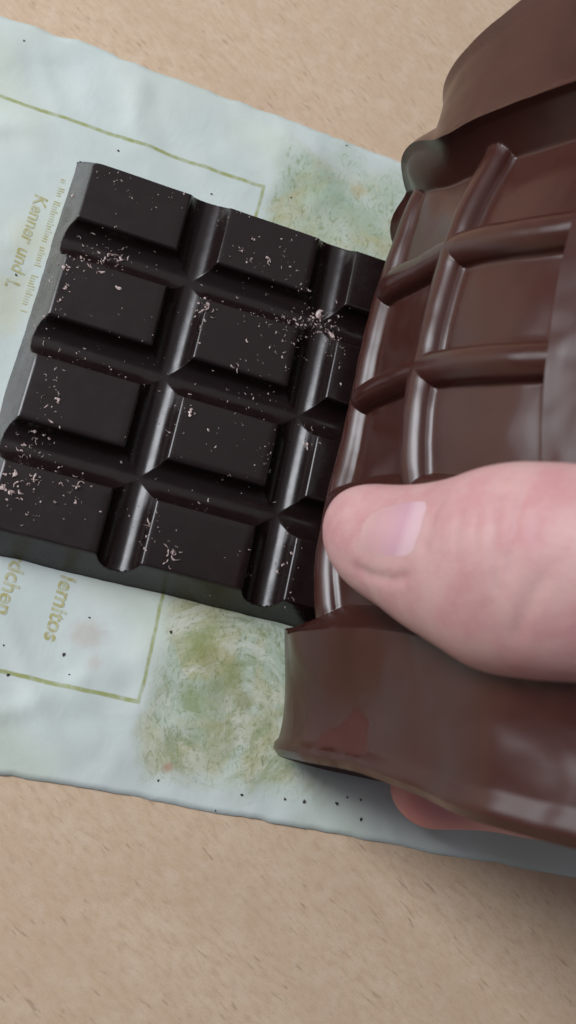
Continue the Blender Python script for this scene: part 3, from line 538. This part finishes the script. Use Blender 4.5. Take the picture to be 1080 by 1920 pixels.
def tube(pts, rad, n=40, squash=0.9):
    P = spline(pts, n); R_ = spline(np.array(rad)[:, None], n)[:, 0]; T = np.gradient(P, axis=0); T /= np.linalg.norm(T, axis=1)[:, None]
    secs = []
    up = np.array([0, 1, 0.3])
    d = np.r_[0, np.cumsum(np.linalg.norm(np.diff(P, axis=0), axis=1))]
    for i in range(n):
        h = np.cross(T[i], up); h /= np.linalg.norm(h); q = np.cross(h, T[i])
        e0 = min(1, d[i]/(R_[0]*1.1)); f = math.sqrt(max(1-(1-e0)**2, 0.0004))
        secs.append((P[i], h*R_[i]*f*squash, q*R_[i]*f))
    return loft(secs, 28)
# outline of the thumb as upper and lower contour with its height over the table
TH = [((636, 962), (634, 1000), 38), ((643, 938), (638, 1035), 39), ((656, 920), (648, 1060), 41), ((675, 907), (664, 1092), 44), ((705, 902), (694, 1124), 48), ((755, 903), (752, 1163), 53),
      ((808, 898), (812, 1203), 59), ((860, 886), (870, 1238), 64), ((912, 867), (925, 1268), 69), ((965, 856), (985, 1280), 74), ((1030, 856), (1050, 1286), 79), ((1100, 860), (1120, 1290), 83), ((1180, 866), (1200, 1296), 87)]
secs = []; axisP = []
vd = ROT[2]
for U_, L_, z in TH:
    c = bp((U_[0]+L_[0])/2, (U_[1]+L_[1])/2, z); dep = (c-CAM-np.array([0, 0, Z0])) @ ROT[2]
    h = (ROT.T @ np.array([(U_[0]-L_[0])/F*dep, (U_[1]-L_[1])/F*dep, 0]))/2
    h = h*0.955; secs.append((c, h)); axisP.append(c)
axisP = np.array(axisP)
Cc = spline(axisP, 90); Hh = spline(np.array([s[1] for s in secs]), 90)
Tt = np.gradient(Cc, axis=0); Tt /= np.linalg.norm(Tt, axis=1)[:, None]
full = []
for i in range(90):
    h = Hh[i]; n = np.cross(Tt[i], h); n /= np.linalg.norm(n)
    if n @ (-vd) < 0: n = -n
    wv = np.linalg.norm(h); e = min(1.0, i/9.0)
    full.append((Cc[i], h, n*wv*0.80))
# carry the thumb on over the edge of the mould into the palm, outside the picture
last = full[-1]; c0 = last[0]
for k, (p, r1, r2) in enumerate([((108, -84, 88), 14, 12), ((122, -86, 84), 16, 14), ((138, -86, 74), 17, 15)]):
    h = last[1]/np.linalg.norm(last[1]); n = last[2]/np.linalg.norm(last[2]); full.append((np.array(p, float), h*r1, n*r2))
parts = [loft(full, 56)]
parts.append(tube([(88.5, -113, 13), (93, -112.3, 14), (106, -109.5, 18), (118, -108, 28), (132, -101, 46), (146, -94, 62)], [8.0, 8.8, 9.0, 9.2, 10, 12]))
parts.append(tube([(92, -95, 14), (100, -94.5, 15), (114, -93, 22), (128, -90, 36), (142, -87, 54), (150, -86, 62)], [7.6, 8.4, 8.8, 9.2, 10.5, 12]))
parts.append(tube([(94, -76, 14), (102, -76, 15), (117, -75, 22), (131, -75, 36), (145, -77, 54), (152, -79, 62)], [7.4, 8.0, 8.4, 8.8, 10, 12]))
parts.append(tube([(102, -60, 13), (110, -60, 14), (122, -61, 20), (136, -64, 33), (148, -70, 50), (154, -74, 60)], [6.4, 7.0, 7.4, 7.8, 9, 11]))
parts.append(tube([(134, -86, 66), (146, -86, 66), (160, -86, 68), (176, -87, 72), (195, -90, 76), (230, -98, 84), (275, -110, 92)], [12, 21, 25, 25, 22, 22, 27], 50, 0.78))
V = []; Fc = []
for v_, f_ in parts:
    b = len(V); V += [tuple(p) for p in v_]; Fc += [tuple(b+i for i in f) for f in f_]
def build_hand():
    o = mesh_obj('tmp', V, Fc, SKIN)
    md = o.modifiers.new('r', 'REMESH'); md.mode = 'VOXEL'; md.voxel_size = 0.075; md.use_smooth_shade = True
    sm = o.modifiers.new('s', 'SMOOTH'); sm.factor = 0.5; sm.iterations = 9
    dg = bpy.context.evaluated_depsgraph_get(); me = bpy.data.meshes.new_from_object(o.evaluated_get(dg)); bpy.data.objects.remove(o)
    n = len(me.vertices); co = np.zeros(n*3); me.vertices.foreach_get('co', co); co = co.reshape(-1, 3)/S
    no = np.zeros(n*3); me.vertices.foreach_get('normal', no); no = no.reshape(-1, 3)
    px = pj(co); front = (no @ (-vd)) > -0.1
    # knuckle wrinkles and folds of the thumb, as furrows of its own surface
    zok = co[:, 2] > 30
    disp = np.zeros(n)
    def furrow(pts, wdt, depth):
        nonlocal disp
        P = np.array(pts, float); best = np.full(n, 1e9); tt_ = np.zeros(n)
        for k in range(len(P)-1):
            a, b = P[k], P[k+1]; ab = b-a; t = np.clip(((px-a) @ ab)/(ab @ ab), 0, 1); dd = np.linalg.norm(px-(a+t[:, None]*ab), axis=1)
            m = dd < best; best[m] = dd[m]; tt_[m] = (k+t[m])/(len(P)-1)
        disp -= depth*np.exp(-(best/wdt)**2)*np.clip(np.sin(np.pi*np.clip(tt_, 0.04, 0.96))*1.6, 0, 1)*(front & zok)
    for pts, wd, dp in [([(945, 905), (930, 960), (925, 1030), (930, 1090), (945, 1140)], 6, .52), ([(870, 940), (858, 1000), (858, 1070)], 4.5, .3), ([(985, 900), (968, 970), (955, 1040), (952, 1110)], 6, .48),
                        ([(905, 930), (895, 1000), (898, 1060)], 4.5, .28), ([(1040, 1060), (1000, 1110), (975, 1170), (960, 1220)], 16, .28), ([(900, 1120), (930, 1160), (945, 1210)], 22, .15), ([(1010, 950), (1000, 1030)], 7, .2),
                        ([(835, 925), (812, 960), (797, 1010), (790, 1045)], 10, .40), ([(648, 1052), (690, 1078), (740, 1088), (775, 1075)], 10, .45)]:
        furrow(pts, wd, dp)
    disp += np.exp(-((px[:, 0]-890)/60)**2-((px[:, 1]-1010)/90)**2)*0.5*(front & zok)
    co = co+no*disp[:, None]
    # lay the skin against the mould: nothing of the thumb passes through it
    cut = 0
    for i in np.where((co[:, 0] < 104) & (co[:, 2] > 12))[0]:
        p = Vector(co[i]); hit, nn, idx, dist = MBVH.find_nearest(p, 6.0)
    lo = co.min(0)
    me.vertices.foreach_set('co', ((co-np.array([140, -88, 0]))*S).ravel()); me.update()
    me.materials.clear(); me.materials.append(SKIN); me.name = 'hand'
    h = bpy.data.objects.new('hand', me); C.objects.link(h); h.location = (14.0, -8.8, 0)
    me.polygons.foreach_set('use_smooth', [True]*len(me.polygons))
    bv = BVHTree.FromPolygons(co.tolist(), [tuple(p.vertices) for p in me.polygons])
    print('hand verts', n)
    return h, bv
hand, HB = build_hand()
tag(hand, 'bare hand gripping the brown mould, thumb with short nail on top and a fingertip below', 'hand')
# nail: a curved plate resting on the thumb
def make_nail():
    org = Vector(CAM+np.array([0, 0, Z0])); V = []; nu, nv = 25, 25; ok = True
    # corners in outline order: tip-upper, base-upper, base-lower, tip-lower (spots of the photograph)
    A, B, Cn, D = np.array([678, 955.]), np.array([820, 928.]), np.array([776, 1050.]), np.array([664, 1038.])
    for j in range(nv):
        for i in range(nu):
            u, v_ = i/(nu-1), j/(nv-1)
            # squircle: round the corners
            a, b = 2*u-1, 2*v_-1
            a2 = a*math.sqrt(1-b*b/2*0.55); b2 = b*math.sqrt(1-a*a/2*0.55); uu, vv = (a2+1)/2, (b2+1)/2
            q = (A*(1-uu)+B*uu)*(1-vv)+(D*(1-uu)+Cn*uu)*vv
            d = ROT.T @ np.array([(q[0]-540)/F, (q[1]-960)/F, 1.]); dv = Vector(d).normalized()
            hit, nn, idx, dist = HB.ray_cast(org, dv)
            if hit is None: print('nail miss', q); hit = Vector(bp(q[0], q[1], 55)); nn = Vector(-vd)
            m = max(abs(a), abs(b)); lift = (-0.02+0.24*(1-m**2.2))*float(sst(u, 0.02, 0.45))-0.03*(1-float(sst(u, 0, .3)))
            V.append(np.array(hit+nn*lift))
    V = np.array(V).reshape(nv, nu, 3)
    for _ in range(6): V[1:-1, 1:-1] = (V[1:-1, 1:-1]*2+V[:-2, 1:-1]+V[2:, 1:-1]+V[1:-1, :-2]+V[1:-1, 2:])/6
    Vt = V.reshape(-1, 3); Vb = Vt-np.array([-vd*0.5 for _ in Vt])
    n = nu*nv; edge = [(i+1, i, i+n, i+1+n) for i in range(nu-1)]+[((nv-1)*nu+i, (nv-1)*nu+i+1, (nv-1)*nu+i+1+n, (nv-1)*nu+i+n) for i in range(nu-1)]
    edge += [(j*nu, (j+1)*nu, (j+1)*nu+n, j*nu+n) for j in range(nv-1)]+[((j+1)*nu+nu-1, j*nu+nu-1, j*nu+nu-1+n, (j+1)*nu+nu-1+n) for j in range(nv-1)]
    off = np.array([140, -88, 0])
    o = mesh_obj('thumbnail', np.r_[Vt, Vb]-off, np.concatenate([grid_faces(nu, nv, flip=True), grid_faces(nu, nv)+n, np.array(edge)]), NAIL, hand, uv=np.tile(np.array([(i/(nu-1), j/(nv-1)) for j in range(nv) for i in range(nu)]), (2, 1)))
make_nail()
